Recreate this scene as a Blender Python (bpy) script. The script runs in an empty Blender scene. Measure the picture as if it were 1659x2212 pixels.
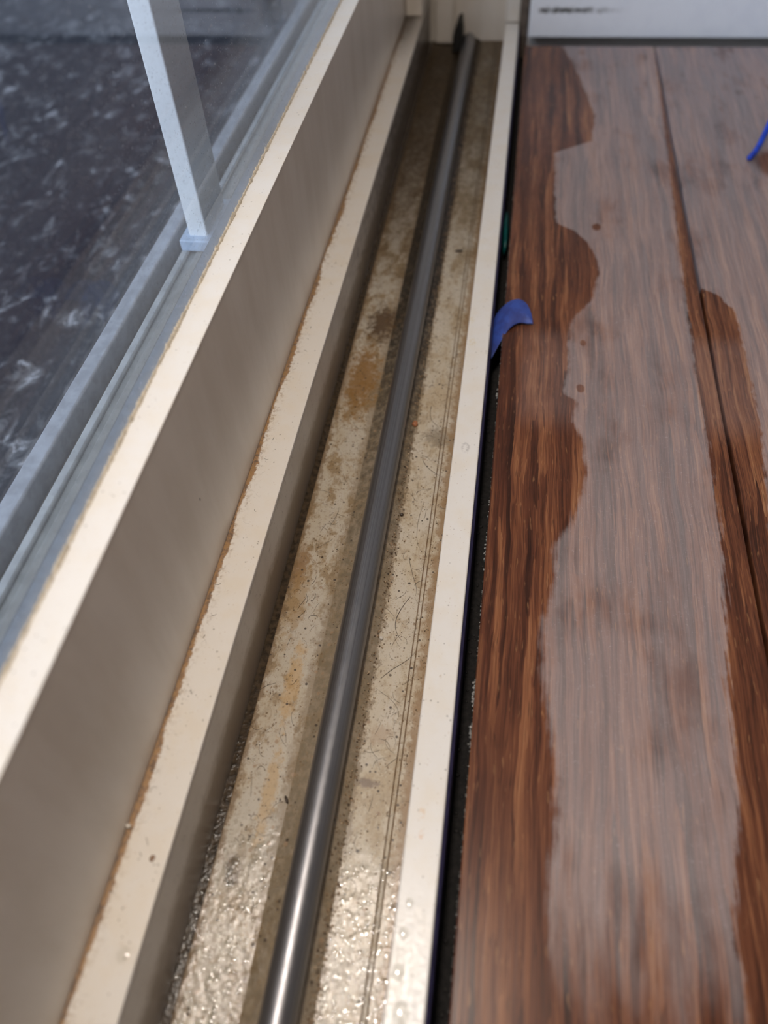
import bpy, bmesh, math, random
from mathutils import Vector, Matrix, noise as mnoise
rnd = random.Random(7)
S = bpy.context.scene
COL = S.collection

# ---------------------------------------------------------------- camera
CAM_H = 0.225                       # above the floor boards (floor top is z = 0)
CAM_ROWS = ((0.98827749, -0.08339266, 0.12787992),
            (0.14517589, 0.77252307, -0.61816832),
            (-0.04723949, 0.62948691, 0.77557376))
cd = bpy.data.cameras.new('camera'); cam = bpy.data.objects.new('camera', cd); COL.objects.link(cam)
cam.matrix_world = Matrix.Translation((0, 0, CAM_H)) @ Matrix(CAM_ROWS).to_4x4()
cd.sensor_fit = 'HORIZONTAL'; cd.sensor_width = 36.0; cd.lens = 1650 / 1659 * 36.0
cd.clip_start = 0.005; cd.clip_end = 60
cd.dof.use_dof = True; cd.dof.focus_distance = 0.283; cd.dof.aperture_fstop = 35.8 / 3.6
S.camera = cam
# ---------------------------------------------------------------- world, lamps, exposure
S.view_settings.view_transform = 'Standard'; S.view_settings.look = 'None'
S.view_settings.exposure = 0.0; S.view_settings.gamma = 1.0; S.view_settings.use_curve_mapping = False
w = bpy.data.worlds.new('overcast_sky'); S.world = w; w.use_nodes = True
bg = w.node_tree.nodes['Background']
wt = w.node_tree                     # overcast, brighter and cooler towards the open side behind the viewer
geo_ = wt.nodes.new('ShaderNodeTexCoord'); vd = wt.nodes.new('ShaderNodeVectorMath'); vd.operation = 'DOT_PRODUCT'
vd.inputs[1].default_value = (-.45, -.88, .12); wt.links.new(geo_.outputs['Generated'], vd.inputs[0])
mr = wt.nodes.new('ShaderNodeMapRange'); mr.interpolation_type = 'SMOOTHSTEP'
for i_, q_ in enumerate((-.2, .9, .32, 3.1)): mr.inputs[i_ + 1].default_value = q_
wt.links.new(vd.outputs['Value'], mr.inputs[0]); wt.links.new(mr.outputs[0], bg.inputs[1])
bg.inputs[0].default_value = (0.72, 0.82, 1.0, 1)
def area(name, loc, size, power, color, target, portal=False, sy=None):
    l = bpy.data.lights.new(name, 'AREA'); l.size = size; l.energy = power; l.color = color
    if sy: l.shape = 'RECTANGLE'; l.size_y = sy
    o = bpy.data.objects.new(name, l); COL.objects.link(o); o.location = loc
    o.rotation_euler = (Vector(target) - Vector(loc)).to_track_quat('-Z', 'Y').to_euler()
    return o
area('warm_work_lamp', (-0.052, 0.080, 0.50), 0.05, 1.6, (1.0, 0.89, 0.785), (-0.05, 0.07, 0))
area('room_fill_light', (1.3, -.5, 2.37), 0.35, 4, (1.0, 0.84, 0.70), (1.3, -.5, 0))  # unseen warm fill, added to light the sides facing the room

# ---------------------------------------------------------------- node helper
class NG:
    def __init__(s, name):
        s.m = bpy.data.materials.new(name); s.m.use_nodes = True; s.t = s.m.node_tree
        s.t.nodes.clear(); s.out = s.n('ShaderNodeOutputMaterial')
        s.pos = s.n('ShaderNodeNewGeometry').outputs['Position']
        sp = s.n('ShaderNodeSeparateXYZ'); s.t.links.new(s.pos, sp.inputs[0])
        s.X, s.Y, s.Z = sp.outputs
    def n(s, t): return s.t.nodes.new(t)
    def put(s, sock, v):
        if isinstance(v, bpy.types.NodeSocket): s.t.links.new(v, sock)
        elif isinstance(v, (tuple, list)) and len(v) == 3 and sock.type == 'RGBA': sock.default_value = (*v, 1)
        else: sock.default_value = v
    def m_(s, op, a, b=None, c=None, clamp=False):
        k = s.n('ShaderNodeMath'); k.operation = op; k.use_clamp = clamp
        for i, v in enumerate((a, b, c)):
            if v is not None: s.put(k.inputs[i], v)
        return k.outputs[0]
    def add(s, a, b): return s.m_('ADD', a, b)
    def sub(s, a, b): return s.m_('SUBTRACT', a, b)
    def mul(s, a, b): return s.m_('MULTIPLY', a, b)
    def mx(s, a, b): return s.m_('MAXIMUM', a, b)
    def rng(s, v, a, b, c=0.0, d=1.0, smooth=True):
        k = s.n('ShaderNodeMapRange'); k.clamp = True
        if smooth: k.interpolation_type = 'SMOOTHSTEP'
        for i, q in enumerate((v, a, b, c, d)): s.put(k.inputs[i], q)
        return k.outputs[0]
    def vec(s, sx=1, sy=1, sz=1, off=(0, 0, 0), src=None):
        k = s.n('ShaderNodeVectorMath'); k.operation = 'MULTIPLY_ADD'
        s.put(k.inputs[0], src or s.pos); k.inputs[1].default_value = (sx, sy, sz)
        if isinstance(off, bpy.types.NodeSocket): s.put(k.inputs[2], off)
        else: k.inputs[2].default_value = off
        return k.outputs[0]
    def noise(s, vec, scale=1.0, det=4, rough=.55, dist=0.0):
        k = s.n('ShaderNodeTexNoise'); s.put(k.inputs['Vector'], vec); k.inputs['Scale'].default_value = scale
        k.inputs['Detail'].default_value = det; k.inputs['Roughness'].default_value = rough
        k.inputs['Distortion'].default_value = dist
        return k.outputs[0]
    def voro(s, vec, scale, feat='F1', out=0, rand=1.0):
        k = s.n('ShaderNodeTexVoronoi'); s.put(k.inputs['Vector'], vec); k.inputs['Scale'].default_value = scale
        k.feature = feat; k.inputs['Randomness'].default_value = rand
        return k.outputs[out]
    def ramp(s, v, stops, interp='LINEAR'):
        k = s.n('ShaderNodeValToRGB'); s.put(k.inputs[0], v); e = k.color_ramp; e.interpolation = interp
        while len(e.elements) > 1: e.elements.remove(e.elements[-1])
        for i, (p, c) in enumerate(stops):
            q = e.elements[0] if i == 0 else e.elements.new(p)
            q.position = p; q.color = (c, c, c, 1) if isinstance(c, (int, float)) else (*c, 1)
        return k.outputs[0]
    def mix(s, f, a, b, mode='MIX'):
        k = s.n('ShaderNodeMix'); k.data_type = 'RGBA'; k.blend_type = mode
        s.put(k.inputs[0], f); s.put(k.inputs[6], a); s.put(k.inputs[7], b)
        return k.outputs[2]
    def fmix(s, f, a, b):
        k = s.n('ShaderNodeMix'); s.put(k.inputs[0], f); s.put(k.inputs[2], a); s.put(k.inputs[3], b)
        return k.outputs[0]
    def bump(s, h, strength=.3, dist=.001, nrm=None):
        k = s.n('ShaderNodeBump'); s.put(k.inputs['Strength'], strength); k.inputs['Distance'].default_value = dist
        s.put(k.inputs['Height'], h)
        if nrm is not None: s.put(k.inputs['Normal'], nrm)
        return k.outputs[0]
    def pbr(s, color, rough=.5, metal=0.0, normal=None, **kw):
        k = s.n('ShaderNodeBsdfPrincipled'); s.put(k.inputs['Base Color'], color); s.put(k.inputs['Roughness'], rough)
        s.put(k.inputs['Metallic'], metal)
        if normal is not None: s.put(k.inputs['Normal'], normal)
        for a, b in kw.items(): s.put(k.inputs[a.replace('_', ' ')], b)
        return k.outputs[0]
    def done(s, sh):
        s.t.links.new(sh, s.out.inputs[0]); return s.m

def specks(g, scale, size, keep, sy=1.0, seed=0.0):
    """small isolated flecks: 1 inside a fleck"""
    v = g.vec(1, sy, 1, (seed, seed * 1.7, seed * .3))
    d = g.voro(v, scale, out=0); c = g.voro(v, scale, out=1)
    sp = g.n('ShaderNodeSeparateColor'); g.t.links.new(c, sp.inputs[0])
    on = g.m_('GREATER_THAN', sp.outputs[0], 1 - keep)
    rad = g.rng(sp.outputs[1], 0, 1, size * .35, size, smooth=False)
    return g.mul(on, g.rng(g.sub(d, rad), 0.0, .06, 1, 0))
def fibres(g, scale, width=.012, dist=1.5, seed=0.0):
    """thin wandering hair-like lines"""
    a = g.noise(g.vec(1, .8, 1, (seed, seed, seed)), scale, 2, .5, dist)
    line = g.rng(g.m_('ABSOLUTE', g.sub(a, .5)), 0, width, 1, 0)
    gate = g.rng(g.noise(g.vec(1, 1, 1, (seed + 3, 0, 1)), scale * 1.3, 2), .52, .6)
    return g.mul(line, gate)

CREAM = (0.69, 0.65, 0.595)
# ---------------------------------------------------------------- materials
def mat_flat(name, c, rough=.5, metal=0.0, var=.12, scale=300, bump=.0, **kw):
    g = NG(name); n = g.noise(g.pos, scale, 4)
    col = g.mix(g.rng(n, .35, .65), c, tuple(x * (1 - var) for x in c))
    nr = g.bump(n, bump, .0005) if bump else None
    return g.done(g.pbr(col, rough, metal, nr, **kw))

def mat_frame(name, left_dirt_x=None, dirt=.35, rough=.28):
    """cream powder coat with rusty grime creeping out of the corner on its left"""
    g = NG(name)
    n1 = g.noise(g.pos, 90, 6, .6); nf = g.noise(g.pos, 700, 4, .6)
    base = g.mix(g.rng(n1, .4, .7), CREAM, (0.68, 0.62, 0.535))
    dk = g.mul(specks(g, 900, .28, .07), .5)
    col = g.mix(dk, base, (0.10, 0.07, 0.04))
    if left_dirt_x is not None:
        d = g.sub(g.X, left_dirt_x)
        ed = g.noise(g.vec(1, .7, 1), 800, 5, .7)
        # a ragged rust line right in the corner
        wdt = g.fmix(g.rng(g.noise(g.vec(0, 1, 0), 26, 3), .3, .7), .0005, .0024)
        line = g.rng(g.sub(d, g.mul(ed, g.mul(wdt, 2))), -.0001, .0006, 1, 0)
        col = g.mix(g.mul(line, .9), col, g.mix(g.rng(nf, .35, .6), (0.10, 0.045, 0.014), (0.32, 0.16, 0.05)))
        haze = g.mul(g.rng(d, 0, .0055, 1, 0), g.rng(nf, .47, .68))
        far = g.rng(g.Y, .05, .6, .6, 1.9)
        col = g.mix(g.m_('MULTIPLY', haze, far, clamp=True), col, (0.26, 0.15, 0.055))
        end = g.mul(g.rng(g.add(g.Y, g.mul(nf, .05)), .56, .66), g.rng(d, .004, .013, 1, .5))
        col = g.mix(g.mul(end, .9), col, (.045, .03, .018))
        hr = g.mul(fibres(g, 190, .016), g.rng(d, 0, .009, 1, 0))
        col = g.mix(g.mul(hr, .75), col, (0.09, 0.06, 0.035))
    if name.startswith('lip'):
        for (x, y, r, c, st) in ((-.0112, .2810, .0021, (.62, .50, .28), .55), (-.0125, .2975, .0018, (.62, .50, .28), .5), (-.0090, .2150, .0022, (.30, .27, .25), .5),
                                 (-.0100, .0700, .0012, (.62, .42, .24), .5), (-.0095, .0640, .0010, (.60, .36, .20), .5), (-.0090, .1130, .0005, (.4, .28, .15), .7)):
            q = g.m_('SQRT', g.add(g.m_('POWER', g.m_('ABSOLUTE', g.sub(g.X, x)), 2), g.m_('POWER', g.m_('ABSOLUTE', g.mul(g.sub(g.Y, y), .6)), 2)))
            col = g.mix(g.mul(g.mul(g.rng(q, r * .5, r, 1, 0), g.rng(nf, .42, .58)), st), col, c)
    fs = specks(g, 1500, .30, .07, seed=4)
    col = g.mix(g.mul(fs, .35), col, (0.35, 0.20, 0.09))
    nr = g.bump(g.noise(g.pos, 1200, 3), .06, .0003)
    return g.done(g.pbr(col, g.rng(nf, .3, .7, rough, rough + .14), 0, nr, Specular_IOR_Level=.5))

def mat_face(name, grime_z=None):
    """upright faces of the frame: cleaner, with faint vertical wipe marks"""
    g = NG(name)
    n1 = g.noise(g.vec(1, 1, .25), 60, 5, .6)
    base = g.mix(g.rng(n1, .35, .7), (0.72, 0.665, 0.59), (0.64, 0.58, 0.50))
    col = g.mix(g.mul(specks(g, 900, .26, .05), .6), base, (.10, .07, .05))
    if grime_z is not None:
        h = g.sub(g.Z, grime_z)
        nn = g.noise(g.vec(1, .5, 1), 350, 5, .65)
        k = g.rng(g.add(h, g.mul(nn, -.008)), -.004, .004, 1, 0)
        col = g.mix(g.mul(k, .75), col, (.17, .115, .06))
        col = g.mix(g.mul(g.rng(g.add(g.Y, g.mul(nn, .3)), .42, .66), g.rng(nn, .35, .6, .5, .92)), col, (.055, .038, .028))  # far-end shade painted in as a broken dark brown
        col = g.mix(g.mul(fibres(g, 260, .02), .5), col, (.14, .10, .06))
    def mark(y, z, ry, rz, c, st):
        a = g.m_('POWER', g.m_('ABSOLUTE', g.mul(g.sub(g.Y, y), 1 / ry)), 2); b_ = g.m_('POWER', g.m_('ABSOLUTE', g.mul(g.sub(g.Z, z), 1 / rz)), 2)
        return g.mul(g.rng(g.add(a, b_), .3, 1.1, 1, 0), st), c
    f_, c_ = mark(.1415, .0461, .0004, .0008, (.02, .015, .01), .95); col = g.mix(f_, col, c_)
    nr = g.bump(g.noise(g.vec(1, 1, .4), 500, 3), .05, .0003)
    return g.done(g.pbr(col, .30, 0, nr))

def mat_channel(name):
    g = NG(name)
    nL = g.noise(g.vec(1, .55, 1), 95, 6, .62, .4)
    nM = g.noise(g.vec(1, .8, 1), 420, 6, .68)
    nF = g.noise(g.pos, 1300, 4, .7)
    base = g.mix(g.rng(nL, .38, .62), (0.88, 0.83, 0.72), (0.80, 0.71, 0.55))
    # yellow-brown film, heavier towards the far end of the track and in the left channel
    left = g.rng(g.X, -.053, -.049, 1, .55)
    far = g.rng(g.Y, .08, .62, 0, 1)
    film = g.mul(g.rng(g.add(nL, g.mul(g.sub(nM, .5), .5)), g.fmix(far, .62, .36), g.fmix(far, .80, .56)), left)
    col = g.mix(g.mul(film, .8), base, (0.33, 0.21, 0.085))
    nK = g.noise(g.vec(1, .75, 1, (2, 4, 1)), 240, 7, .72, .5)
    mott = g.mul(g.rng(g.add(nK, g.mul(g.sub(nL, .5), .9)), .50, .64), g.rng(g.X, -.053, -.049, .75, .40))
    col = g.mix(mott, col, g.mix(g.rng(nF, .4, .6), (.22, .13, .05), (.46, .31, .14)))
    far_shade_dirt = g.mul(g.rng(g.Y, .30, .50), g.rng(nM, .25, .58, .45, 1))  # shade of the far channel put into the colour along with its dirt
    col = g.mix(g.mul(far_shade_dirt, g.mul(left, .95)), col, (0.040, 0.026, 0.014))
    # grime along each edge
    def edge(x0, wd, sgn=1, st=.8):
        d = g.mul(g.sub(g.X, x0), sgn)
        return g.mul(g.rng(g.sub(d, g.mul(g.sub(nM, .45), .011)), 0, wd, 1, 0), st)
    col = g.mix(edge(-.0707, .0022), col, (0.17, 0.085, 0.025))
    col = g.mix(edge(-.0526, .0035, -1, .6), col, (0.22, 0.15, 0.075))
    col = g.mix(edge(-.0329, .0010, 1, .6), col, (0.15, 0.10, 0.05))
    col = g.mix(edge(-.0150, .0035, -1, .75), col, (0.22, 0.12, 0.045))
    # rod shade and dirt painted into the rib flanks, blackest at the far end
    rib = g.mul(g.rng(g.X, -.0530, -.0520), g.rng(g.X, -.0333, -.0325, 1, 0))
    col = g.mix(g.mul(rib, g.rng(nM, .35, .62, .12, .75)), col, (0.16, 0.125, 0.08))
    col = g.mix(g.mul(g.mul(rib, g.rng(nM, .3, .55, .6, .97)), g.rng(g.add(g.Y, g.mul(nM, .2)), .24, .46)), col, (0.010, 0.008, 0.006))
    # named blotches
    def blotch(x, y, rx, ry, c, st, thr=.42):
        dx = g.m_('POWER', g.m_('ABSOLUTE', g.mul(g.sub(g.X, x), 1 / rx)), 2)
        dy = g.m_('POWER', g.m_('ABSOLUTE', g.mul(g.sub(g.Y, y), 1 / ry)), 2)
        r = g.m_('SQRT', g.add(dx, dy))
        return g.mul(g.rng(g.add(r, g.mul(g.sub(nM, .5), 2.6)), .45, 1.15, 1, 0), st), c
    for b in ((-.0585, .312, .0080, .017, (.075, .040, .014), .95), (-.0612, .270, .0085, .028, (.22, .11, .025), .9),
              (-.0645, .0510, .0028, .0058, (.085, .055, .025), .95), (-.0630, .0560, .0016, .006, (.2, .14, .07), .6),
              (-.0600, .112, .003, .018, (.45, .27, .09), .55), (-.0590, .075, .0025, .018, (.42, .26, .09), .6),
              (-.0672, .16, .003, .012, (.2, .10, .03), .8), (-.0655, .145, .004, .02, (.30, .19, .08), .6),
              (-.0272, .098, .004, .004, (.35, .25, .16), .6), (-.024, .26, .008, .014, (.40, .30, .18), .6),
              (-.0290, .082, .004, .0016, (.17, .12, .09), .8), (-.022, .235, .007, .006, (.2, .16, .11), .7)):
        f, c = blotch(*b); col = g.mix(f, col, c)
    # two hairline grooves down the right channel
    for gx in (-.0205, -.0190):
        k = g.rng(g.m_('ABSOLUTE', g.sub(g.X, gx)), .00008, .0003, 1, 0)
        col = g.mix(g.mul(k, g.rng(nM, .2, .6, .35, .95)), col, (0.17, 0.10, 0.05))
    # specks and fibres
    dens = g.rng(nL, .3, .62, .55, 1)
    col = g.mix(g.mul(g.mul(specks(g, 1000, .34, .30), dens), .85), col, (0.13, 0.075, 0.03))
    col = g.mix(g.mul(specks(g, 600, .30, .12, seed=9), .9), col, (0.045, 0.03, 0.02))
    col = g.mix(g.mul(specks(g, 380, .26, .10, seed=2), .75), col, (0.30, 0.20, 0.12))
    col = g.mix(g.mul(specks(g, 1900, .36, .22, seed=5), .5), col, (0.28, 0.16, 0.06))
    col = g.mix(g.mul(fibres(g, 210, .014), .7), col, (0.12, 0.08, 0.04))
    col = g.mix(g.mul(fibres(g, 420, .02, 2.2, 5), .6), col, (0.17, 0.11, 0.05))
    col = g.mix(g.mul(g.rng(g.add(g.Y, g.mul(g.sub(nL, .5), .25)), .30, .56, 0, .86), g.mul(g.rng(nM, .3, .6, .65, 1), g.rng(g.X, -.053, -.049, 1, .74))), col, (.030, .019, .010))  # last far darkening: channel shade and dirt mixed into the colour
    # wet near end: small standing beads of water
    wet = g.rng(g.add(g.Y, g.mul(nL, .06)), .055, .115, 1, 0)
    b1 = g.voro(g.vec(1, .8, 1, (0, 0, 0)), 560, 'SMOOTH_F1'); b2 = g.noise(g.pos, 420, 2, .5)
    hgt = g.add(g.mul(nM, .4), g.mul(wet, g.add(g.mul(b1, -.35), g.mul(b2, .6))))
    nr = g.bump(hgt, g.fmix(wet, .14, .65), .0009)
    return g.done(g.pbr(col, g.fmix(wet, g.rng(nF, .3, .7, .30, .55), .20), 0, nr, Specular_IOR_Level=g.fmix(far, .5, .12),
                        Coat_Weight=g.mul(wet, .8), Coat_Roughness=.06, Coat_Normal=nr))

def mat_wood():
    g = NG('stranded_bamboo_boards')
    # per-board offset
    idx = g.m_('FLOOR', g.m_('DIVIDE', g.sub(g.X, .0015), .0930))
    off = g.n('ShaderNodeCombineXYZ'); g.put(off.inputs[0], g.mul(idx, 3.7)); g.put(off.inputs[1], g.mul(idx, 11.3)); off = off.outputs[0]
    warp = g.noise(g.vec(30, 14, 0, off), 1, 2)
    wx = g.n('ShaderNodeCombineXYZ'); g.put(wx.inputs[0], g.add(g.X, g.mul(warp, .006))); g.put(wx.inputs[1], g.Y); wx = wx.outputs[0]
    big = g.noise(g.vec(95, 6, 0, off, wx), 1, 3, .55)
    mid = g.noise(g.vec(480, 16, 0, off, wx), 1, 4, .6)
    fine = g.noise(g.vec(2300, 40, 0, off, wx), 1, 3, .65)
    def strand(sx, sy, o_):
        vv = g.n('ShaderNodeVectorMath'); vv.operation = 'ADD'; g.put(vv.inputs[0], g.vec(sx, sy, 0, off, wx)); vv.inputs[1].default_value = o_
        wv = g.n('ShaderNodeCombineXYZ'); g.put(wv.inputs[0], g.mul(g.sub(mid, .5), 1.6)); g.put(wv.inputs[1], g.mul(g.sub(big, .5), 3.0))
        v2 = g.n('ShaderNodeVectorMath'); v2.operation = 'ADD'; g.put(v2.inputs[0], vv.outputs[0]); g.put(v2.inputs[1], wv.outputs[0])
        c_ = g.voro(v2.outputs[0], 1.0, out=1); q = g.n('ShaderNodeSeparateColor'); g.t.links.new(c_, q.inputs[0]); return q.outputs[0]
    s1 = strand(420, 13, (0, 0, 0)); s2 = strand(800, 26, (7, 3, 0))
    v = g.add(g.add(g.mul(big, .55), g.mul(mid, .35)), g.add(g.mul(fine, .64), g.add(g.mul(s1, .30), g.mul(s2, .18))))
    v = g.rng(v, .68, 1.36, smooth=False)
    wood = g.ramp(v, [(0, (.020, .008, .005)), (.25, (.056, .019, .010)), (.5, (.120, .041, .019)),
                      (.75, (.210, .082, .036)), (1, (.32, .155, .072))])
    flecks = g.mul(g.rng(g.noise(g.vec(900, 120, 0, off, wx), 1, 2, .5), .64, .72), .45)
    wood = g.mix(flecks, wood, (.34, .17, .075))
    pores = g.mul(g.rng(g.noise(g.vec(2600, 90, 0, off, wx), 1, 2, .5), .60, .70), .7)
    wood = g.mix(pores, wood, (.020, .009, .006))
    # where the boards are wet the white drying film is gone
    B = [(0.0, .030), (.0537, .0262), (.0703, .0273), (.0886, .0277), (.1085, .0243), (.1349, .0225), (.154, .0266), (.1714, .0267),
         (.1793, .0316), (.1907, .0351), (.2071, .0388), (.2275, .0368), (.236, .0324), (.2477, .0352), (.2529, .0286),
         (.2664, .0316), (.2879, .0315), (.3042, .0336), (.3183, .0431), (.3407, .0472), (.3524, .0471), (.3689, .0423),
         (.38, .0356), (.3875, .0257), (.4655, .0243), (.4812, .0464), (.5157, .0495), (.567, .0416), (.6041, .035), (.63, .028)]
    xb = g.ramp(g.m_('DIVIDE', g.Y, .7), [(a / .7, b * 10) for a, b in B])
    wob = g.mul(g.sub(g.noise(g.vec(1, .6, 0), 260, 4, .6), .5), .0045)
    streak = g.mul(g.sub(g.noise(g.vec(900, 30, 0), 1, 2), .5), .0055)
    soft = g.rng(g.Y, .10, .45, 1, .12)
    xs = g.add(g.add(g.X, wob), g.mul(streak, soft))
    sw = g.fmix(soft, .0008, .0022)
    left = g.rng(g.sub(xs, g.mul(xb, .1)), g.mul(sw, -.8), sw, 1, 0)
    gl = g.ramp(g.m_('DIVIDE', g.Y, .7), [(0, .730), (.0549 / .7, .735), (.0892 / .7, .795), (.1226 / .7, .805), (.1727 / .7, .855),
                                         (.3225 / .7, .868), (.4687 / .7, .902), (.62 / .7, .935)])
    gapl = g.mul(g.rng(g.sub(xs, g.mul(gl, .1)), -.0012, .0012), g.m_('LESS_THAN', g.X, .0945))
    gr = g.ramp(g.m_('DIVIDE', g.Y, .7), [(0, .90), (.12 / .7, .985), (.24 / .7, 1.08), (.315 / .7, 1.085), (.328 / .7, 1.02), (.334 / .7, .94), (1, .93)])
    gapr = g.mul(g.rng(g.sub(xs, g.mul(gr, .1)), -.0008, .0012, 1, 0), g.m_('GREATER_THAN', g.X, .0945))
    near = g.rng(g.add(g.Y, g.mul(g.sub(g.noise(g.vec(90, 22, 0), 1, 4), .5), .09)), .022, .068, 1, 0)
    def spot(x, y, r):
        d = g.m_('SQRT', g.add(g.m_('POWER', g.m_('ABSOLUTE', g.sub(g.X, x)), 2), g.m_('POWER', g.m_('ABSOLUTE', g.mul(g.sub(g.Y, y), .7)), 2)))
        return g.rng(g.add(d, g.mul(wob, .4)), r * .7, r * 1.2, 1, 0)
    wet = left
    for q in (gapl, gapr, near, spot(.047, .3848, .0024), spot(.0385, .287, .0014), spot(.0370, .256, .0018), spot(.150, .458, .012)):
        wet = g.mx(wet, q)
    patch = g.rng(g.noise(g.vec(1, .5, 0, (0, 3, 0)), 38, 4, .6), .50, .72)          # thin places in the film
    farp = g.mul(g.rng(g.noise(g.vec(1, .35, 0, (5, 0, 0)), 90, 3, .5), .58, .70), g.rng(g.Y, .40, .6))
    dry = g.m_('SUBTRACT', 1, wet)
    thin = g.mul(g.mul(g.rng(g.Y, .225, .245), g.rng(g.Y, .300, .285)), g.rng(g.X, .008, .014))
    dry = g.mx(dry, g.mul(thin, .25))
    film = g.mul(dry, g.sub(1.0, g.mul(g.mx(patch, farp), .55)))
    grainf = g.rng(g.add(mid, g.mul(g.sub(fine, .5), .9)), .3, .7, .84, 1.1)
    film = g.mul(film, grainf)
    col = g.mix(g.m_('MULTIPLY', film, .34, clamp=True), wood, (.49, .425, .405))
    fuzz = g.mul(g.mul(fibres(g, 520, .016, 2.0, 3), film), .28)
    col = g.mix(fuzz, col, (.62, .56, .56))
    # darker saturated stretch where the water has soaked in near the two lobes
    soak = g.mul(left, g.rng(g.add(g.X, g.mul(wob, 2)), .010, .022, 1, 0))
    soak = g.mul(soak, g.rng(g.noise(g.vec(60, 14, 0), 1, 3), .4, .6))
    col = g.mix(g.mul(soak, .45), col, (.050, .016, .009))
    h = g.add(g.mul(fine, .5), g.mul(mid, .6))
    nr = g.bump(h, g.fmix(dry, .10, .35), .0004)
    rough = g.fmix(dry, .30, .46)
    return g.done(g.pbr(col, rough, 0, nr, Specular_IOR_Level=g.fmix(dry, .22, .45), Sheen_Weight=g.mul(film, .25),
                        Sheen_Roughness=.4, Sheen_Tint=(.75, .78, 1.0)))

def mat_glass():
    g = NG('dusty_window_glass')
    geo = g.n('ShaderNodeNewGeometry')
    dt = g.n('ShaderNodeVectorMath'); dt.operation = 'DOT_PRODUCT'
    g.t.links.new(geo.outputs['Normal'], dt.inputs[0]); g.t.links.new(geo.outputs['Incoming'], dt.inputs[1])
    c = g.m_('ABSOLUTE', dt.outputs['Value'])
    F = g.m_('ADD', .026, g.mul(g.m_('POWER', g.sub(1.0, c), 5), .70), clamp=True)
    tr = g.n('ShaderNodeBsdfTransparent'); tr.inputs[0].default_value = (.975, .985, .99, 1)
    gl = g.n('ShaderNodeBsdfGlossy'); gl.inputs['Roughness'].default_value = .015; gl.inputs[0].default_value = (.93, .95, 1, 1)
    a = g.n('ShaderNodeMixShader'); g.put(a.inputs[0], F); g.t.links.new(tr.outputs[0], a.inputs[1]); g.t.links.new(gl.outputs[0], a.inputs[2])
    df = g.n('ShaderNodeBsdfDiffuse'); df.inputs[0].default_value = (.70, .72, .76, 1)
    # dust flecks, falling streaks, and a scum line along the bottom
    n = g.noise(g.vec(1, 1, .28), 130, 4, .6)
    fl = specks(g, 520, .24, .03); fl2 = specks(g, 1100, .30, .05, seed=3)
    st = g.mul(g.rng(g.noise(g.vec(0, 700, 18), 1, 2), .68, .76), .045)
    hz = g.mul(g.rng(n, .55, .75), .004)
    h = g.sub(g.Z, .0832)
    sc = g.noise(g.vec(1, 1, 2.5), 240, 5, .65)
    scum = g.mul(g.mul(g.rng(g.sub(h, g.mul(sc, .006)), -.003, .001, 1, 0), .30), g.m_('GREATER_THAN', g.X, -.104))
    d = g.m_('ADD', g.m_('ADD', g.mul(fl, .5), g.mul(fl2, .35)), g.add(g.add(st, hz), scum), clamp=True)
    b = g.n('ShaderNodeMixShader'); g.put(b.inputs[0], d); g.t.links.new(a.outputs[0], b.inputs[1]); g.t.links.new(df.outputs[0], b.inputs[2])
    return g.done(b.outputs[0])

def mat_rod():
    g = NG('dull_steel')
    s1 = g.noise(g.vec(2600, 3, 2600), 1, 3, .6); s2 = g.noise(g.pos, 300, 4)
    col = g.mix(g.rng(s1, .35, .65), (.25, .245, .25), (.17, .165, .17))
    nr = g.bump(s1, .14, .0002)
    return g.done(g.pbr(col, g.rng(s2, .3, .7, .32, .40), .85, nr))

def mat_ground():
    g = NG('dark_speckled_paving')
    n = g.noise(g.pos, 90, 6, .7); n2 = g.noise(g.vec(1, 1, 1, (3, 1, 0)), 35, 4, .6)
    n3 = g.noise(g.vec(1, .6, 1, (1, 5, 0)), 75, 5, .72, .8)
    col = g.mix(g.rng(n, .35, .70), (.004, .007, .018), (.016, .020, .030))
    col = g.mix(g.mul(g.mul(g.rng(n3, .50, .60), g.rng(n2, .38, .55)), .8), col, (.12, .125, .14))
    col = g.mix(g.mul(g.rng(n3, .61, .66), .9), col, (.36, .37, .40))
    return g.done(g.pbr(col, .8, 0, g.bump(n, .5, .003)))

def mat_board():
    g = NG('white_gloss_paint')
    n = g.noise(g.pos, 60, 3)
    col = g.mix(g.rng(n, .4, .7), (.80, .84, .90), (.76, .80, .87))
    # black scuff a hand's breadth along
    t = g.sub(g.Z, .0190); nn = g.noise(g.vec(1, 1, 2), 260, 4, .6)
    band = g.rng(g.m_('ABSOLUTE', g.add(t, g.mul(g.sub(nn, .5), .004))), .0006, .0026, 1, 0)
    xr = g.mul(g.rng(g.X, .008, .013), g.rng(g.X, .034, .075, 1, .0))
    k = g.mul(g.mul(band, xr), g.rng(g.noise(g.vec(1, 0, 0), 130, 3), .33, .5))
    col = g.mix(g.mul(k, .92), col, (.07, .07, .06))
    return g.done(g.pbr(col, .35, 0))

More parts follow.
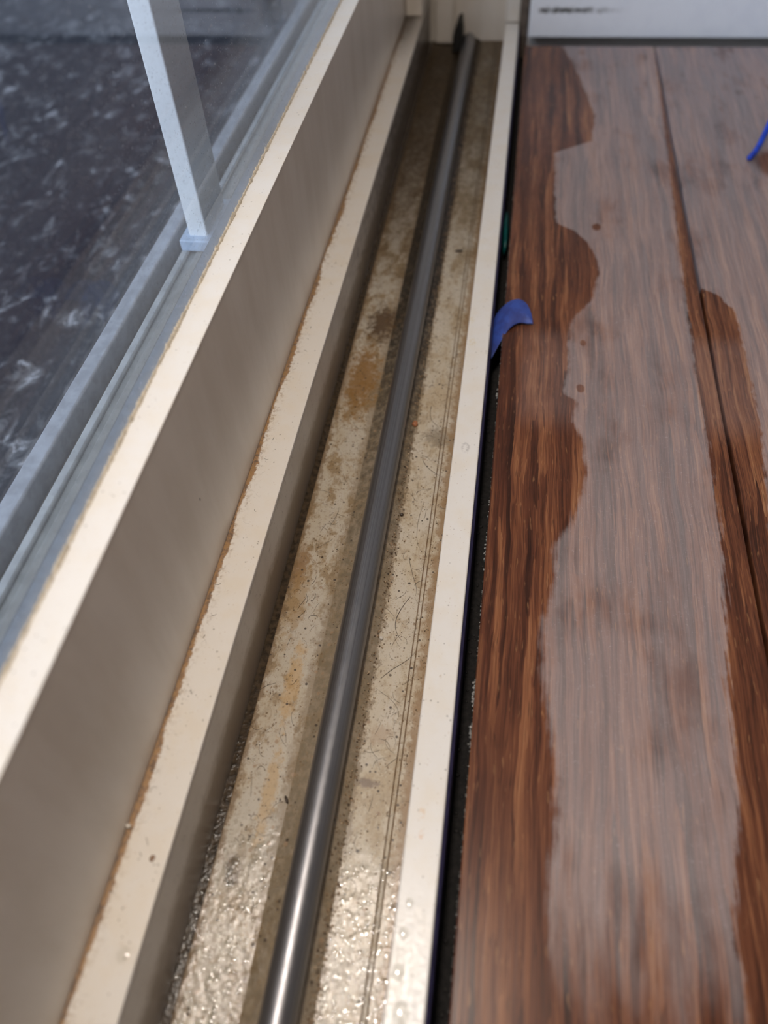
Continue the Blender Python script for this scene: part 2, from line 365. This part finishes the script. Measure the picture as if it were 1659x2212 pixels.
M = {}
M['ledge'] = mat_frame('ledge_powder_coat', -.0872)
M['top'] = mat_frame('upstand_powder_coat', None)
M['lip'] = mat_frame('lip_powder_coat', None)
M['face'] = mat_face('upright_powder_coat', None)
M['face_low'] = mat_face('grimy_shaded_upright_powder_coat', -.004)
M['channel'] = mat_channel('dirty_shaded_channel')
M['crevice'] = mat_flat('wet_black_grime', (.060, .040, .022), .22, 0, .6, 500, .6)
M['wood'] = mat_wood(); M['glass'] = mat_glass(); M['rod'] = mat_rod(); M['ground'] = mat_ground(); M['board'] = mat_board()
M['subfloor'] = mat_flat('dark_gap_debris', (.012, .010, .009), .9, 0, .7, 500, .9)
M['sealant'] = mat_flat('old_sealant', (.60, .52, .40), .6, 0, .35, 900, .5)
M['spacer'] = mat_flat('blue_grey_spacer', (.13, .17, .22), .45, .0, .25, 300, .2)
M['sill'] = mat_flat('weathered_grey_aluminium', (.15, .155, .145), .45, .0, .25, 160, .15)
M['sill_lip'] = mat_flat('pale_blue_grey_aluminium', (.36, .38, .42), .5, .0, .25, 160, .2)
M['rail_out'] = mat_flat('pale_aluminium_rail', (.42, .43, .43), .45, .0, .2, 160, .1)
M['step'] = mat_flat('dull_pale_aluminium', (.24, .245, .23), .45, .0, .25, 160, .1)
M['post'] = mat_flat('white_powder_coat', (.84, .86, .87), .4, 0, .05, 50)
M['plastic'] = mat_flat('pale_blue_plastic', (.42, .52, .66), .4, 0, .12, 200)
M['rubber'] = mat_flat('black_rubber', (.010, .009, .008), .7, 0, .3, 300, .2)
M['wall'] = mat_flat('matt_wall_paint', (.62, .56, .50), .8, 0, .04, 5)
M['roomside'] = mat_flat('dim_room_wall', (.34, .28, .25), .85, 0, .05, 4)
M['ceiling'] = mat_flat('ceiling_paint', (.70, .68, .66), .9, 0, .03, 4)
M['reveal'] = mat_flat('brown_dusty_reveal', (.13, .10, .08), .8, 0, .4, 200)
M['jamb'] = mat_face('jamb_powder_coat', None)

def mat_tape(name, c1, c2, bump=.5):
    g = NG(name); n = g.noise(g.vec(1, .3, 1), 1600, 3); n2 = g.noise(g.pos, 200, 3)
    return g.done(g.pbr(g.mix(g.rng(n2, .35, .65), c1, c2), .55, 0, g.bump(n, bump, .0002)))
M['tape'] = mat_tape('blue_masking_tape', (.026, .060, .27), (.018, .032, .17))
M['tape_bright'] = mat_tape('bright_blue_plastic', (.005, .055, .52), (.004, .035, .36), .2)
M['tape_edge'] = mat_tape('dark_violet_tape_side', (.050, .045, .115), (.030, .027, .075))
def mat_water():
    g = NG('water')
    tr = g.n('ShaderNodeBsdfTransparent'); tr.inputs[0].default_value = (.96, .96, .95, 1)
    gl = g.n('ShaderNodeBsdfGlossy'); gl.inputs['Roughness'].default_value = .07
    fr = g.n('ShaderNodeLayerWeight'); fr.inputs[0].default_value = .5
    F = g.m_('ADD', .05, g.mul(g.m_('POWER', fr.outputs['Facing'], 5), .5), clamp=True)
    k = g.n('ShaderNodeMixShader'); g.put(k.inputs[0], F); g.t.links.new(tr.outputs[0], k.inputs[1]); g.t.links.new(gl.outputs[0], k.inputs[2])
    return g.done(k.outputs[0])
M['water'] = mat_water()
M['teal'] = mat_flat('teal_plastic', (.0, .10, .095), .4, 0, .4, 300)
def mat_grit():
    g = NG('grit'); n = g.noise(g.pos, 900, 2)
    return g.done(g.pbr(g.ramp(n, [(.3, (.02, .014, .01)), (.45, (.12, .07, .035)), (.55, (.30, .20, .11)), (.7, (.48, .38, .26))]), .35, 0))
M['grit'] = mat_grit()
M['hair'] = mat_flat('dark_hair', (.05, .035, .025), .5, 0, .3, 400)
M['crumb'] = mat_flat('orange_crumb', (.40, .15, .06), .4, 0, .4, 900, .6)
M['seed'] = mat_flat('dark_seed', (.05, .03, .018), .4, 0, .5, 900, .4)
M['spot'] = mat_flat('brown_drip', (.22, .10, .035), .25, 0, .5, 900, .2)
M['pale'] = mat_flat('pale_crumb', (.66, .60, .52), .5, 0, .2, 900, .3)

# ---------------------------------------------------------------- mesh helpers
def link(name, me, mat, parent=None, loc=(0, 0, 0)):
    o = bpy.data.objects.new(name, me); COL.objects.link(o)
    if mat is not None and not me.materials: me.materials.append(mat)
    if parent is not None:
        o.parent = parent
        o.location = Vector(loc) - parent.location
    else: o.location = loc
    return o
def bm_mesh(bm, name, smooth=False, recalc=True):
    if recalc: bmesh.ops.recalc_face_normals(bm, faces=bm.faces)
    if smooth:
        for f in bm.faces: f.smooth = True
    me = bpy.data.meshes.new(name); bm.to_mesh(me); bm.free(); return me
def extrude_profile(name, pts, y0, y1, mat, parent=None, bevel=0.0, seg=2, steps=1):
    """closed profile in x,z swept along y"""
    cx = sum(p[0] for p in pts) / len(pts); cz = min(p[1] for p in pts); L = Vector((cx, (y0 + y1) / 2, cz))
    bm = bmesh.new(); rings = []
    for i in range(steps + 1):
        y = y0 + (y1 - y0) * i / steps
        rings.append([bm.verts.new(Vector((x, y, z)) - L) for x, z in pts])
    n = len(pts)
    for a, b in zip(rings, rings[1:]):
        for i in range(n): bm.faces.new((a[i], a[(i + 1) % n], b[(i + 1) % n], b[i]))
    bm.faces.new(rings[0]); bm.faces.new(rings[-1][::-1])
    bmesh.ops.recalc_face_normals(bm, faces=bm.faces)
    o = link(name, bm_mesh(bm, name), mat, parent, L)
    if bevel:
        b = o.modifiers.new('edge', 'BEVEL'); b.width = bevel; b.segments = seg; b.limit_method = 'ANGLE'; b.angle_limit = .5
    return o
def box(name, lo, hi, mat, parent=None, bevel=0.0, seg=2):
    c = Vector(((lo[0] + hi[0]) / 2, (lo[1] + hi[1]) / 2, lo[2]))
    bm = bmesh.new(); bmesh.ops.create_cube(bm, size=1)
    for v in bm.verts:
        v.co = Vector((lo[i] + (v.co[i] + .5) * (hi[i] - lo[i]) for i in range(3))) - c
    o = link(name, bm_mesh(bm, name), mat, parent, c)
    if bevel:
        b = o.modifiers.new('edge', 'BEVEL'); b.width = bevel; b.segments = seg
    return o
def empty(name, loc):
    o = bpy.data.objects.new(name, None); o.empty_display_size = .01; COL.objects.link(o); o.location = loc; return o
def tag(o, label=None, cat=None, group=None, kind=None):
    if label: o['label'] = label
    if cat: o['category'] = cat
    if group: o['group'] = group
    if kind: o['kind'] = kind
    return o
def structure(o, label=None): o['kind'] = 'structure'; (label and o.__setitem__('label', label)); return o

Y0, Y1 = -.45, .680                  # ends of the modelled run of track
# ================================================================ setting
# floor boards, tongue side towards the track
bm = bmesh.new()
x = .0022
while x < 3.0:
    x1 = x + .0916
    r = bmesh.ops.create_cube(bm, size=1)['verts']
    for v in r: v.co = Vector((x if v.co.x < 0 else x1, -2.4 if v.co.y < 0 else .628, -.012 if v.co.z < 0 else 0))
    x = x1 + .0014
fl = link('floor', bm_mesh(bm, 'floor'), M['wood']); structure(fl, 'reddish brown stranded bamboo floor boards with wet patches and a chalky film')
b = fl.modifiers.new('edge', 'BEVEL'); b.width = .0005; b.segments = 2
structure(box('trim_1', (-.0030, -2.4, -.045), (3.0, .70, -.020), M['subfloor']), 'dark subfloor seen down the gap beside the track')
# packing under the boards so they rest on the subfloor
structure(box('trim_2', (.012, -2.4, -.0199), (3.0, .626, -.0121), M['subfloor']))
bb = structure(box('baseboard_back', (.0036, .640, .0010), (3.0, .654, .090), M['board'], None, .0012), 'white painted skirting board with a black scuff')
structure(box('wall_back', (.0036, .6541, -.0199), (3.0, .80, 2.4), M['wall']))
structure(box('wall_right', (3.0, -2.6, -.02), (3.1, .80, 2.4), M['roomside']))
structure(box('wall_front', (-.11, -2.6, -.02), (3.0, -2.41, 2.4), M['roomside']))
structure(box('ceiling', (-.16, -2.6, 2.4), (3.1, .80, 2.5), M['ceiling']))
structure(box('wall_left', (-.16, -2.41, 2.05), (.0, .68, 2.4), M['wall']))
structure(box('ground', (-7, -5, -.10), (-.162, 7, -.050), M['ground']), 'dark speckled paving outside the glass')

# ---------------- door jamb at the far end of the track
jamb = structure(empty('door_1', (-.05, .69, -.015)), 'cream door jamb closing the far end of the track')
box('jamb_back', (-.160, .6805, -.020), (.0034, .70, 2.05), M['jamb'], jamb)
extrude = extrude_profile
box('jamb_fin', (-.0868, .634, .0170), (-.0745, .6804, 2.05), M['jamb'], jamb, .0008)
box('jamb_lip', (-.0145, .668, .0018), (-.0036, .6804, 2.05), M['lip'], jamb, .0010)
box('jamb_bead', (-.0690, .672, -.0148), (-.0545, .6804, 2.05), M['jamb'], jamb, .0015)
box('jamb_reveal', (-.0034, .660, -.0199), (.0030, .6804, 2.05), M['reveal'], jamb)

# ================================================================ glazed panel
win = structure(empty('window_1', (-.105, 0, .070)), 'dusty double glazed panel standing on the frame')
box('glass_pane', (-.1010, Y0 - 1.5, .0760), (-.0965, .6795, 2.04), M['glass'], win)
box('outer_glass_pane', (-.1145, Y0 - 1.5, .0595), (-.1100, .6795, 2.04), M['glass'], win)
box('spacer_bar', (-.1099, Y0 - 1.5, .0595), (-.1011, .6795, .0700), M['spacer'], win)
# ragged sealant bead at the foot of the glass
def sealant():
    bm = bmesh.new(); prev = None; N = 1700; ya, yb = -.12, .678
    for i in range(N + 1):
        y = ya + (yb - ya) * i / N
        a = mnoise.noise(Vector((y * 330, 1, 0))) + .6 * mnoise.noise(Vector((y * 900, 5, 0)))
        b_ = mnoise.noise(Vector((y * 60, 9, 0)))
        wd = .0006 + .0005 * max(0, a + .35) + .0003 * b_
        hh = .00035 + .0007 * max(0, a + .25 + .5 * b_)
        prof = [(-.0966, .0826), (-.0966, .0833 + hh * 1.4), (-.0963, .0833 + hh * 1.2), (-.0965 + wd * .55, .0833 + hh * .8), (-.0965 + wd, .0831), (-.0965 + wd, .0826)]
        ring = [bm.verts.new((px, y + .0003 * mnoise.noise(Vector((y * 1500, k * 3, 2))), pz)) for k, (px, pz) in enumerate(prof)]
        if prev:
            for k in range(len(prof)):
                bm.faces.new((prev[k], prev[(k + 1) % 6], ring[(k + 1) % 6], ring[k]))
        else: bm.faces.new(ring)
        prev = ring
    bm.faces.new(prev[::-1])
    return bm_mesh(bm, 'sealant', True)
o = link('sealant_bead', sealant(), M['sealant'], win, (0, 0, 0)); o['label'] = 'crumbling cream sealant bead'

# ================================================================ inner track (one aluminium profile in parts)
track = tag(empty('door_track', (-.05, .1, -.030)), 'long cream aluminium sliding door track, stained brown inside, between glass and floor', 'door track')
extrude_profile('upstand', [(-.0964, .050), (-.0964, .0832), (-.0872, .0832), (-.0872, -.024), (-.0900, -.024), (-.0900, .050)],
                Y0, Y1, M['face'], track, .0004)
# the bright top of the upstand is its own strip so grime and gloss differ
o = extrude_profile('upstand_cap', [(-.0965, .0826), (-.0965, .0833), (-.0871, .0833), (-.0871, .0826)], Y0, Y1, M['top'], track, .0002)
extrude_profile('glazing_pocket', [(-.1180, .030), (-.1180, .052), (-.1150, .0590), (-.0967, .0590), (-.0967, .030)], Y0, Y1, M['sill'], track, .0006)
extrude_profile('step_ledge', [(-.08715, .0145), (-.08715, .0165), (-.0737, .0165), (-.0737, .0145)], Y0, Y1, M['ledge'], track, .0003)
extrude_profile('step_face', [(-.0757, -.022), (-.0757, .0144), (-.07375, .0144), (-.07375, -.022)], Y0, Y1, M['face_low'], track)
extrude_profile('crevice', [(-.0737, -.022), (-.0737, -.0160), (-.0706, -.0160), (-.0706, -.022)], Y0, Y1, M['crevice'], track)
# channel floor with the central rib that carries the rod
prof = [(-.0706, -.022), (-.0706, -.0152), (-.0703, -.0150), (-.0526, -.0150), (-.0448, -.0128), (-.0443, -.0126), (-.0379, -.0126), (-.0374, -.0128),
        (-.0329, -.0150), (-.0208, -.0150), (-.0206, -.0153), (-.0203, -.0150), (-.0193, -.0148), (-.0191, -.0152), (-.0188, -.0150), (-.0140, -.0150), (-.0140, -.022)]
extrude_profile('channel_floor', prof, Y0, Y1, M['channel'], track)
extrude_profile('right_lip', [(-.01395, -.024), (-.01395, .0015), (-.0036, .0015), (-.0036, -.024)], Y0, Y1 - .012, M['lip'], track, .0006, 3)
extrude_profile('tape_strip', [(-.0035, -.0198), (-.0035, .0006), (-.0034, .0008), (-.0026, -.0006), (-.0019, -.0198)], Y0, Y1 - .012, M['tape_edge'], track)['label'] = 'dark violet blue tape along the lip side'

# steel rod lying on the rib
def rod_mesh():
    bm = bmesh.new(); R = .0049; n = 48; ya, yb = Y0 + .02, .664
    st = [(ya, R)] + [(ya + (yb - ya) * i / 8, R) for i in range(1, 8)] + [(yb - .004, R), (yb - .0015, R * .9), (yb, R * .6)]
    prev = None
    for y, r in st:
        ring = [bm.verts.new((r * math.cos(2 * math.pi * k / n), y, r * math.sin(2 * math.pi * k / n))) for k in range(n)]
        if prev:
            for k in range(n): bm.faces.new((prev[k], prev[(k + 1) % n], ring[(k + 1) % n], ring[k]))
        else: bm.faces.new(ring)
        prev = ring
    bm.faces.new(prev[::-1]); return bm_mesh(bm, 'rod', True)
tag(link('steel_rod', rod_mesh(), M['rod'], None, (-.0411, 0, -.00765)), 'dull grey steel rod running the length of the stained track', 'rod')

# black rubber stop at the far end of the rod
def stop():
    bm = bmesh.new()
    pts = [(-.0535, -.0149), (-.0535, -.004), (-.0505, .006), (-.0470, .008), (-.0462, -.002), (-.0462, -.0127), (-.0500, -.0138)]
    f = [bm.verts.new((x, .652, z)) for x, z in pts]; k = [bm.verts.new((x, .6715, z)) for x, z in pts]
    bm.faces.new(f); bm.faces.new(k[::-1])
    for i in range(len(pts)): bm.faces.new((f[i], f[(i + 1) % len(pts)], k[(i + 1) % len(pts)], k[i]))
    return bm_mesh(bm, 'stop')
o = tag(link('rubber_stop', stop(), M['rubber']), 'black rubber stop beside the far end of the steel rod', 'door stop')
b = o.modifiers.new('edge', 'BEVEL'); b.width = .0012; b.segments = 2
# matching dark wedge on the right of the rod's end
def wedge():
    bm = bmesh.new()
    pts = [(-.0358, -.0130), (-.0358, -.002), (-.0330, -.0018), (-.0300, -.0100), (-.0290, -.0149), (-.0325, -.0149)]
    f = [bm.verts.new((x, .615, z)) for x, z in pts]; k = [bm.verts.new((x, .6715, z)) for x, z in pts]
    bm.faces.new(f); bm.faces.new(k[::-1])
    for i in range(len(pts)): bm.faces.new((f[i], f[(i + 1) % len(pts)], k[(i + 1) % len(pts)], k[i]))
    return bm_mesh(bm, 'wedge')

# ================================================================ outside sill and post
sill = tag(empty('outer_sill', (-.135, .1, .0)), 'weathered grey ribbed aluminium sill outside, behind the dusty glass', 'window sill')
extrude_profile('sill_floor', [(-.1181, .020), (-.1181, .0375), (-.1315, .0375), (-.1315, .020)], Y0, Y1, M['sill'], sill, .0004)
extrude_profile('sill_step', [(-.1316, .020), (-.1316, .0396), (-.1345, .0396), (-.1350, .0386), (-.1376, .0386), (-.1376, .020)], Y0, Y1, M['step'], sill, .0003)
extrude_profile('sill_rail', [(-.1377, .020), (-.1377, .0395), (-.1383, .0402), (-.1408, .0402), (-.1414, .0395), (-.1414, .020)], Y0, Y1, M['rail_out'], sill, .0003)
extrude_profile('sill_gutter', [(-.1415, .020), (-.1415, .0290), (-.1498, .0295), (-.1498, .020)], Y0, Y1, M['sill'], sill, .0003)
extrude_profile('sill_lip', [(-.1499, .010), (-.1499, .0385), (-.1505, .0391), (-.1562, .0391), (-.1568, .0380), (-.1568, .010)], Y0, Y1, M['sill_lip'], sill, .0004)
extrude_profile('sill_body', [(-.0902, -.050), (-.0902, .0195), (-.1570, .0195), (-.1570, -.050)], Y0, Y1, M['sill'], sill)

post = tag(empty('screen_post', (-.1336, .303, .0435)), 'white square post standing on the sill outside the glass', 'post')
box('post_shaft', (-.1378, .2894, .0435), (-.1294, .3164, 1.98), M['post'], post, .0007, 3)
foot = box('glide_foot', (-.1412, .2850, .0398), (-.1272, .3210, .0450), M['plastic'], post, .0006)
foot['label'] = 'pale blue plastic glide foot'

# ================================================================ things lying about
# torn blue tape flap sticking out of the gap over the boards
def unproject(u, v, z):
    c = Vector((u - 829.5, -(v - 1106.0), -1650.0)); R = Matrix(CAM_ROWS); d = R @ c; t = (z - CAM_H) / d.z
    return Vector((d.x * t, d.y * t, z))
def flap():
    TOP = [(-.0035, .3040, -.0045), (-.0015, .3075, -.001), (.0035, .3110, .0035), (.0085, .3110, .0055), (.0125, .3075, .0055), (.0150, .3010, .0035), (.0158, .2975, .0015)]
    BOT = [(-.0035, .2770, -.0080), (-.0010, .2825, -.006), (.0028, .2905, .0005), (.0062, .2940, .0018), (.0098, .2972, .0020), (.0130, .2975, .0015), (.0156, .2968, .0012)]
    bm = bmesh.new(); rows = []
    for i, (a, b_) in enumerate(zip(TOP, BOT)):
        row = []
        for j in range(9):
            t = j / 8; p = Vector(a).lerp(Vector(b_), t)
            p.z += .0018 * math.sin(math.pi * t) * (1 - i / 7)
            if j == 8: p.y += .0008 * math.sin(i * 2.3)
            row.append(bm.verts.new(p))
        rows.append(row)
    for a, b_ in zip(rows, rows[1:]):
        for j in range(8): bm.faces.new((a[j], a[j + 1], b_[j + 1], b_[j]))
    return bm_mesh(bm, 'flap', True)
o = tag(link('tape_scrap', flap(), M['tape']), 'torn flap of blue masking tape curling out of the gap beside the track', 'tape')
s = o.modifiers.new('sub', 'SUBSURF'); s.levels = 2; s.render_levels = 2
s = o.modifiers.new('thick', 'SOLIDIFY'); s.thickness = .00022

# loop of bright blue plastic band on the boards at the right
def tube(name, pts, rad, mat, parent=None, flat=1.0, n=12):
    bm = bmesh.new(); prev = None; P = []
    m = len(pts)
    for i in range(m - 1):
        p0, p1, p2, p3 = (Vector(pts[max(0, i - 1)]), Vector(pts[i]), Vector(pts[i + 1]), Vector(pts[min(m - 1, i + 2)]))
        for k in range(8):
            t = k / 8
            P.append(.5 * ((2 * p1) + (-p0 + p2) * t + (2 * p0 - 5 * p1 + 4 * p2 - p3) * t * t + (-p0 + 3 * p1 - 3 * p2 + p3) * t ** 3))
    P.append(Vector(pts[-1]))
    for i, p in enumerate(P):
        d = (P[min(i + 1, len(P) - 1)] - P[max(i - 1, 0)]).normalized()
        s_ = d.cross(Vector((0, 0, 1))).normalized(); u = s_.cross(d)
        e = 1 if 0 < i < len(P) - 1 else .6
        ring = [bm.verts.new(p + (s_ * math.cos(2 * math.pi * k / n) * flat + u * math.sin(2 * math.pi * k / n)) * rad * e) for k in range(n)]
        if prev:
            for k in range(n): bm.faces.new((prev[k], prev[(k + 1) % n], ring[(k + 1) % n], ring[k]))
        else: bm.faces.new(ring)
        prev = ring
    bm.faces.new(prev[::-1]); return bm_mesh(bm, name, True)
band = tube('blue_band', [(.1345, .4600, .0017), (.1400, .4690, .0035), (.1450, .4800, .0085), (.1500, .4905, .0130), (.1590, .4960, .0150), (.1680, .4900, .0120),
                          (.1640, .4760, .0070), (.1545, .4660, .0035), (.1490, .4570, .0025), (.1540, .4480, .0022), (.1640, .4440, .0020)], .0016, None)
tag(link('plastic_band', band, M['tape_bright']), 'bright blue plastic band looped on the boards at the right edge', 'plastic band')

def lump(name, loc, r, mat, sc=(1, 1, 1), rot=0, seed=0, amp=.25, sub=2):
    bm = bmesh.new(); bmesh.ops.create_icosphere(bm, subdivisions=sub, radius=1)
    for v in bm.verts:
        k = 1 + amp * mnoise.noise(v.co * 1.3 + Vector((seed, seed * 2, 0)))
        v.co = Vector((v.co.x * sc[0], v.co.y * sc[1], v.co.z * sc[2])) * r * k
    zmin = min(v.co.z for v in bm.verts)
    for v in bm.verts: v.co.z -= zmin
    me = bm_mesh(bm, name, True); o = link(name, me, mat, None, loc); o.rotation_euler.z = rot; return o
FZ = -.0150
tag(lump('crumb', (-.0330, .2420, FZ), .0014, M['crumb'], (1.0, 1.2, .7), 0, 3), 'orange brown crumb wedged against the right side of the rod', 'crumb')
tag(lump('grit_lump', (-.0252, .3800, FZ), .0015, M['seed'], (1.5, .8, .35), .2, 5), 'flat dark fleck on the right channel floor, in the blurred far part', 'grit')
tag(lump('black_bit', (-.0322, .1903, FZ), .0007, M['seed'], (1.2, 1, .8), .5, 8), 'tiny black bit just right of the rod where it comes into focus', 'grit')
tag(lump('seed', (-.0530, .0735, FZ), .0009, M['seed'], (.55, 1.6, .5), .5, 9), 'dark elongated seed left of the rod near the bottom', 'seed')
tag(lump('pale_crumb', (-.0320, .1335, FZ), .0007, M['pale'], (1, 1, .8), .5, 11, .5), 'pale cube-like crumb among the grit right of the rod', 'crumb')
tag(lump('brown_drip', (-.0776, .0446, .0165), .0008, M['spot'], (.8, 1.2, .22), -.3, 4), 'small brown drip mark on the narrow ledge', 'drip')
tag(lump('white_bead', (-.0866, .0514, .0165), .0007, M['pale'], (1, 1, .8), 0, 6), 'whitish bead in the rusty corner of the narrow ledge', 'bead')
tag(lump('teal_scrap', (-.0004, .3960, -.0200), .0075, M['teal'], (.22, 2.6, 1.0), 0, 2), 'dark teal plastic scrap deep in the gap beside the boards', 'plastic scrap')

# water droplets: domes
def droplet(name, loc, r, label, hgt=.20, sc=1.2):
    bm = bmesh.new(); n = 20; rings = []
    for j in range(7):
        a = j / 6 * math.pi / 2
        rr = r * math.cos(a) if j < 6 else 0
        z = r * hgt * math.sin(a)
        if j < 6: rings.append([bm.verts.new((rr * math.cos(2 * math.pi * k / n), rr * sc * math.sin(2 * math.pi * k / n), z)) for k in range(n)])
        else: top = bm.verts.new((0, 0, z))
    for a, b_ in zip(rings, rings[1:]):
        for k in range(n): bm.faces.new((a[k], a[(k + 1) % n], b_[(k + 1) % n], b_[k]))
    for k in range(n): bm.faces.new((rings[-1][k], rings[-1][(k + 1) % n], top))
    bm.faces.new(rings[0][::-1])
    return tag(link(name, bm_mesh(bm, name, True), M['water'], None, loc), label, 'water drop', 'water drops on the metal')
LT = .0016
for i, (x, y, r, lab) in enumerate([
        (-.0106, .0463, .0011, 'small water drop on the right lip, farthest of the row of drops'),
        (-.0112, .0390, .0013, 'water drop on the right lip, second farthest in the row'),
        (-.0115, .0301, .0017, 'water drop on the right lip, second nearest in the row'),
        (-.0097, .0214, .0022, 'large water drop at the very bottom of the right lip')]):
    droplet('water_drop', (x, y, LT - .0001), r, lab)
droplet('water_drop', (-.0774, .0224, .0164), .0017, 'bright water drop on the narrow ledge near the bottom left')

# grains of grit piled in the angle right of the rod (nobody could count them)
def grains(name, spots, mat, label, cat, sub=1):
    bm = bmesh.new()
    for (x, y, z, r) in spots:
        k = bmesh.ops.create_icosphere(bm, subdivisions=sub, radius=1)['verts']; s_ = rnd.random() * 50
        sx, sy, sz = rnd.uniform(.7, 1.3), rnd.uniform(.7, 1.4), rnd.uniform(.5, .9)
        for v in k:
            q = 1 + .3 * mnoise.noise(v.co * 2 + Vector((s_, 0, 0)))
            v.co = Vector((x + v.co.x * r * sx * q, y + v.co.y * r * sy * q, z + v.co.z * r * sz * q))
    return tag(link(name, bm_mesh(bm, name, True, False), mat), label, cat, None, 'stuff')
sp = []
for i in range(1500):
    y = .01 + (rnd.random() ** 1.3) * .60; t = abs(rnd.gauss(0, 1))
    x = -.0334 + rnd.gauss(0, .0009); r = rnd.uniform(.00012, .00042)
    z = FZ + (max(0, (-.0329 - x)) * .49) + r * .4
    sp.append((x, y, z, r))
for i in range(350):
    y = rnd.uniform(.01, .5); x = rnd.uniform(-.0192, -.0143); r = rnd.uniform(.0001, .0003); sp.append((x, y, FZ + r * .4, r))
for i in range(260):
    y = rnd.uniform(.01, .5); x = rnd.uniform(-.032, -.0145); r = rnd.uniform(.0001, .00035); sp.append((x, y, FZ + r * .35, r))
for i in range(260):
    y = rnd.uniform(.02, .5); x = rnd.uniform(-.0700, -.052); r = rnd.uniform(.00008, .00028); sp.append((x, y, FZ + r * .35, r))
grains('track_grit', sp, M['grit'], 'brown gritty debris scattered along the track floor and against the rod', 'grit')
sp = []
for i in range(700):
    y = rnd.uniform(.02, .62); x = rnd.uniform(-.0016, .0110); r = rnd.uniform(.0002, .0009); sp.append((x, y, -.0200 + r * .3, r))
M['gapgrit'] = mat_flat('black_gap_crumbs', (.022, .019, .017), .8, 0, .7, 900, .3)
grains('gap_debris', sp, M['gapgrit'], 'black crumbly debris down the gap beside the boards', 'debris')
sp = []
for i in range(420):
    y = rnd.uniform(.02, .60); r = rnd.uniform(.00010, .00026); sp.append((.0021, y, rnd.uniform(-.0015, -.0004), r))
for yy_, n in ((.097, 22), (.112, 12), (.108, 14), (.165, 10), (.25, 10)):
    for i in range(n):
        r = rnd.uniform(.0002, .0005); sp.append((.0020 + rnd.gauss(0, .0002), yy_ + rnd.gauss(0, .0018), rnd.uniform(-.003, -.0006), r))
M['plaster'] = mat_flat('pale_sawdust', (.33, .31, .27), .8, 0, .4, 900, .3)
grains('edge_splinters', sp, M['plaster'], 'pale dusty splinters along the raw left edge of the first board', 'sawdust')

# hairs stuck to the wet metal
def hair_mesh(spots):
    bm = bmesh.new(); n = 4
    for (x, y, z, L, a, curl, rad) in spots:
        prev = None; p = Vector((x, y, z)); ang = a; st = 14; cv = curl
        for i in range(st + 1):
            d = Vector((math.cos(ang), math.sin(ang), 0)); s_ = Vector((-d.y, d.x, 0))
            rr = rad * (1 if i < st - 2 else .5)
            q = p + Vector((0, 0, rad + rad * 2 * (math.sin(i * .7 + x * 900) * .5 + .5)))
            ring = [bm.verts.new(q + s_ * rr * math.cos(2 * math.pi * k / n) + Vector((0, 0, 1)) * rr * math.sin(2 * math.pi * k / n)) for k in range(n)]
            if prev:
                for k in range(n): bm.faces.new((prev[k], prev[(k + 1) % n], ring[(k + 1) % n], ring[k]))
            prev = ring; p = p + d * (L / st); ang += cv / st; cv += rnd.gauss(0, .5)
    return bm_mesh(bm, 'hair', True, False)
sp = []
def keep(x, y, L, a):
    return True
for i in range(260):
    side = rnd.random()
    y = .04 + rnd.random() * .36
    if side < .42: x = rnd.uniform(-.0665, -.0560)
    elif side < .88: x = rnd.uniform(-.0300, -.0175)
    else: x = rnd.uniform(-.0845, -.0790)
    z = .0166 if side >= .88 else FZ + .00005
    L = rnd.uniform(.002, .0075) if side < .88 else rnd.uniform(.001, .003)
    a = rnd.choice((1, -1)) * math.pi / 2 + rnd.gauss(0, .45)
    sp.append((x, y, z, L, a, rnd.gauss(0, 1.8), rnd.uniform(.00003, .00006)))
sp += [(-.0240, .198, FZ, .026, -1.75, .5, .00006), (-.0265, .170, FZ, .018, -1.4, .8, .00007), (-.0240, .152, FZ, .020, -2.1, .7, .00009),
       (-.0300, .118, FZ, .016, .9, -.7, .00008), (-.0270, .255, FZ, .016, -1.7, 1.0, .00007), (-.0600, .37, FZ, .022, -1.9, 1.2, .00008),
       (-.0220, .105, FZ, .014, 1.7, 2.0, .00005), (-.0275, .224, FZ, .016, -1.5, 1.0, .00008), (-.0600, .182, FZ, .010, 1.2, .8, .00006)]
tag(link('loose_hair', hair_mesh(sp), M['hair']), 'fine dark hairs stuck to the floor and ledge of the track', 'hair', None, 'stuff')

# wet film broken into innumerable small beads at the near end of the track
def bead_field(spots):
    bm = bmesh.new(); n = 9
    for (x, y, z, r) in spots:
        rings = []; h = rnd.uniform(.12, .28); e = rnd.uniform(.8, 1.5)
        for j in range(3):
            a = j / 3 * math.pi / 2; rr = r * math.cos(a)
            rings.append([bm.verts.new((x + rr * math.cos(2 * math.pi * k / n), y + rr * e * math.sin(2 * math.pi * k / n), z + r * h * math.sin(a))) for k in range(n)])
        top = bm.verts.new((x, y, z + r * h))
        for a, b_ in zip(rings, rings[1:]):
            for k in range(n): bm.faces.new((a[k], a[(k + 1) % n], b_[(k + 1) % n], b_[k]))
        for k in range(n): bm.faces.new((rings[-1][k], rings[-1][(k + 1) % n], top))
    return bm_mesh(bm, 'beads', True, False)
sp = []
for i in range(800):
    y = .012 + abs(rnd.gauss(0, .034)); side = rnd.random()
    if side < .5: x = rnd.uniform(-.0700, -.0535)
    else: x = rnd.uniform(-.0322, -.0150)
    sp.append((x, y, FZ - .00002, rnd.uniform(.0003, .0012) * (1 if y < .06 else .6)))
for i in range(60):
    y = .015 + abs(rnd.gauss(0, .03)); sp.append((rnd.uniform(-.0733, -.0710), y, -.0160, rnd.uniform(.0003, .0008)))
tag(link('water_beads', bead_field(sp), M['water']), 'glistening water beads covering the near end of the track floor', 'water', None, 'stuff')
